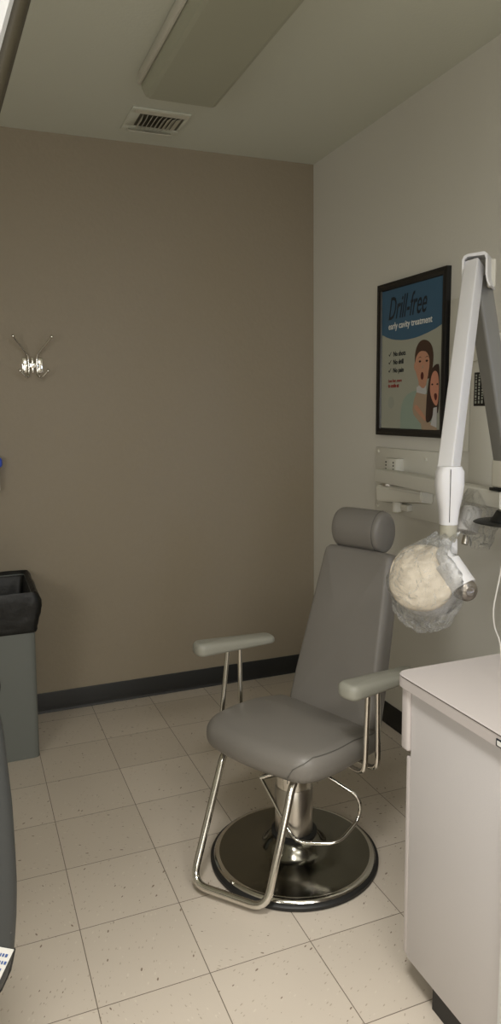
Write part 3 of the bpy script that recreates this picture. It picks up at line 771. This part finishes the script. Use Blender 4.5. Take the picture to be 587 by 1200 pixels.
# worktop
def worktop_ring(z, ins):
    out = smooth_outline([(CX - .022 + ins, YB + .030 - ins), (-.012, YB + .030 - ins), (-.012, -3.36), (CX - .022 + ins, -3.36)], [.034, .001, .001, .001], 8)
    return [V((p_.x, p_.y, z)) for p_ in out]
b = nb(); loft(b, [worktop_ring(.8385, .0), worktop_ring(.867, .0), worktop_ring(.870, .0025)], True, True)
wt = obj('worktop', b, M['lam2'], None, 30); tag(wt, 'pinkish white laminate worktop with a rounded corner on the base cabinet', 'worktop')
b = nb(); pts = [V((p_.x - .0008, p_.y + .0002, .8655)) for p_ in smooth_outline([(CX - .022, YB + .030), (-.012, YB + .030), (-.012, -3.36), (CX - .022, -3.36)], [.034, .001, .001, .001], 8)]
pl_ = [p_ for p_ in pts if p_.x < -.70]; pl_.sort(key=lambda p_: (p_.y, -0)); 
tube(b, [V((CX - .0225, -3.35, .8662))] + [V((CX - .0225, -2.6, .8662)), V((CX - .0225, YB - .004, .8662)), V((CX - .019, YB + .012, .8662)), V((CX - .010, YB + .023, .8662))], .0010, 6); obj('edge_line', b, M['lamedge'], wt)
t = thing('edge_label', 'tiny black outlined white label on the front edge of the worktop', 'label', (CX - .024, -2.54, .845))
b = nb(); box(b, (CX - .0245, -2.575, .842), (CX - .0223, -2.533, .858), .0005); obj('label_border', b, M['ink'], t)
b = nb(); box(b, (CX - .0252, -2.572, .845), (CX - .0246, -2.537, .855)); obj('label_face', b, M['tag'], t)
# hanging white cord
b = nb(); cp = [(-.600, -2.30, 1.50), (-.645, -2.30, 1.25), (-.663, -2.30, 1.13), (-.682, -2.30, 1.045), (-.676, -2.30, .998), (-.661, -2.305, .965), (-.668, -2.32, .925), (-.680, -2.335, .902), (-.675, -2.36, .884), (-.655, -2.40, .8745), (-.58, -2.46, .8735)]
tube(b, fillet(cp, .03), .0020, 8); o = obj('white_cord', b, M['cord']); tag(o, 'thin white cord hanging down onto the worktop', 'cord')

# ================================================================== DENTAL CHAIR at left (only its back edge is in view)
dc = thing('dental_chair', 'slate grey dental chair back with a white printed tag at the left edge', 'dental chair', (-2.15, -2.2, 0))
def DB(x, z, h): return V((x, -2.325 - h, z))
cxd = -2.050
outl = [(-1.826, .455), (-1.808, .49), (-1.798, .53), (-1.790, .60), (-1.786, .66), (-1.785, .72), (-1.785, .82), (-1.791, .95), (-1.800, 1.02), (-1.83, 1.10), (-1.90, 1.15)]
outl = [(-1.90, .415), (-1.856, .425)] + outl
full = outl + [(2 * cxd - x, z) for x, z in reversed(outl)]
b = nb(); cushion(b, [V((x, z)) for x, z in full], .085, .022, lambda u, v, h: DB(u, v, h - .06), dome=.012, rb=.03); db = obj('backrest', b, M['dvinyl'], dc, 60)
b = nb(); tube(b, [V((x - .0015, -2.333, z)) for x, z in outl[1:5]], .0036, 10); obj('piping', b, M['blackrub'], db)
b = nb(); tube(b, [V((-2.26, -2.351, .575)), V((-2.05, -2.353, .562)), V((-1.802, -2.346, .575))], .0012, 6); obj('seam', b, M['seam'], db)
b = nb(); box(b, (-.05, -.0012, -.036), (.022, 0, .036), mtx=Matrix.Translation((-1.836, -2.351, .522)) @ Matrix.Rotation(math.radians(28), 4, 'Y'))
tg = obj('printed_tag', b, M['tag'], db); tg['label'] = 'white tag with blue print'
for r_ in range(4):
    b = nb(); xx = -.030
    while xx < .016:
        k = random.uniform(.002, .005); box(b, (xx, -.0018, .020 - r_ * .014), (xx + k, -.0013, .026 - r_ * .014)); xx += k + .0022
    for v in b.verts: v.co = Matrix.Translation((-1.836, -2.351, .522)) @ Matrix.Rotation(math.radians(28), 4, 'Y') @ v.co
    obj('tag_print', b, M['inkblue'], tg)
b = nb(); box(b, (-2.24, -2.24, .42), (-1.89, -1.86, .52), .035, 4); obj('seat', b, M['dvinyl'], dc, 50)
b = nb(); tube(b, [(-2.05, -2.10, .06), (-2.05, -2.10, .43)], .07, 32); box(b, (-2.08, -2.30, .40), (-2.02, -2.0, .46)); obj('pedestal', b, M['fixture'], dc)
b = nb(); box(b, (-2.24, -2.35, .0), (-1.90, -1.90, .06), .02, 3); obj('base', b, M['fixture'], dc)
b = nb(); lathe(b, [(0, .028), (.014, .027), (.020, .018), (.021, 0), (.018, -.02), (0, -.02)], (-1.812, -2.33, 1.047), (0, -1, 0), 24); 
for v in b.verts: v.co.z = 1.047 + (v.co.z - 1.047) * 1.0
obj('adjustment_knob', b, M['blackrub'], dc)

# ================================================================== EXAM LAMP top left
lp = thing('exam_lamp', 'glowing exam lamp head with grey rim at the top left', 'lamp', (-2.0, -2.45, 1.9))
LC = V((-1.921, -2.60, 2.055))
tl = math.radians(18)
ux = V((math.cos(tl), 0, math.sin(tl) * -1)).normalized(); uz = V((math.sin(tl), 0, math.cos(tl))); un = V((0, -1, 0))
def lamp_ring(wd, ht, r, d_, n=64, off=0): return [LC + ux * (q.x + off) + uz * q.y + un * d_ for q in resample([V(k) for k in rrect(wd, ht, r, 6)], n)]
b = nb(); loft(b, [lamp_ring(.16, .14, .05, -.10), lamp_ring(.33, .30, .08, -.075), lamp_ring(.41, .41, .09, -.035), lamp_ring(.402, .41, .09, -.006), lamp_ring(.386, .392, .085, .0)], True, True)
obj('housing', b, M['lampback'], lp, 60)
b = nb(); loft(b, [lamp_ring(.374, .38, .08, .0), lamp_ring(.377, .383, .08, .010), lamp_ring(.368, .374, .08, .014), lamp_ring(.346, .352, .07, .012), lamp_ring(.343, .349, .07, .002)], True, True)
obj('rim', b, M['lamprim'], lp, 50)
b = nb(); loft(b, [lamp_ring(.342, .348, .07, .0125), lamp_ring(.30, .31, .07, .017), lamp_ring(.1, .1, .045, .022)], True, True)
obj('light_panel', b, M['lampglow'], lp, 60)
b = nb(); tube(b, [LC + V((0, .10, 0)), V((-2.2, -2.40, 2.15)), V((-2.45, -2.30, 2.25)), V((-2.45, -2.30, H - .001))], .02, 16, fil=.08); obj('arm', b, M['fixture'], lp)
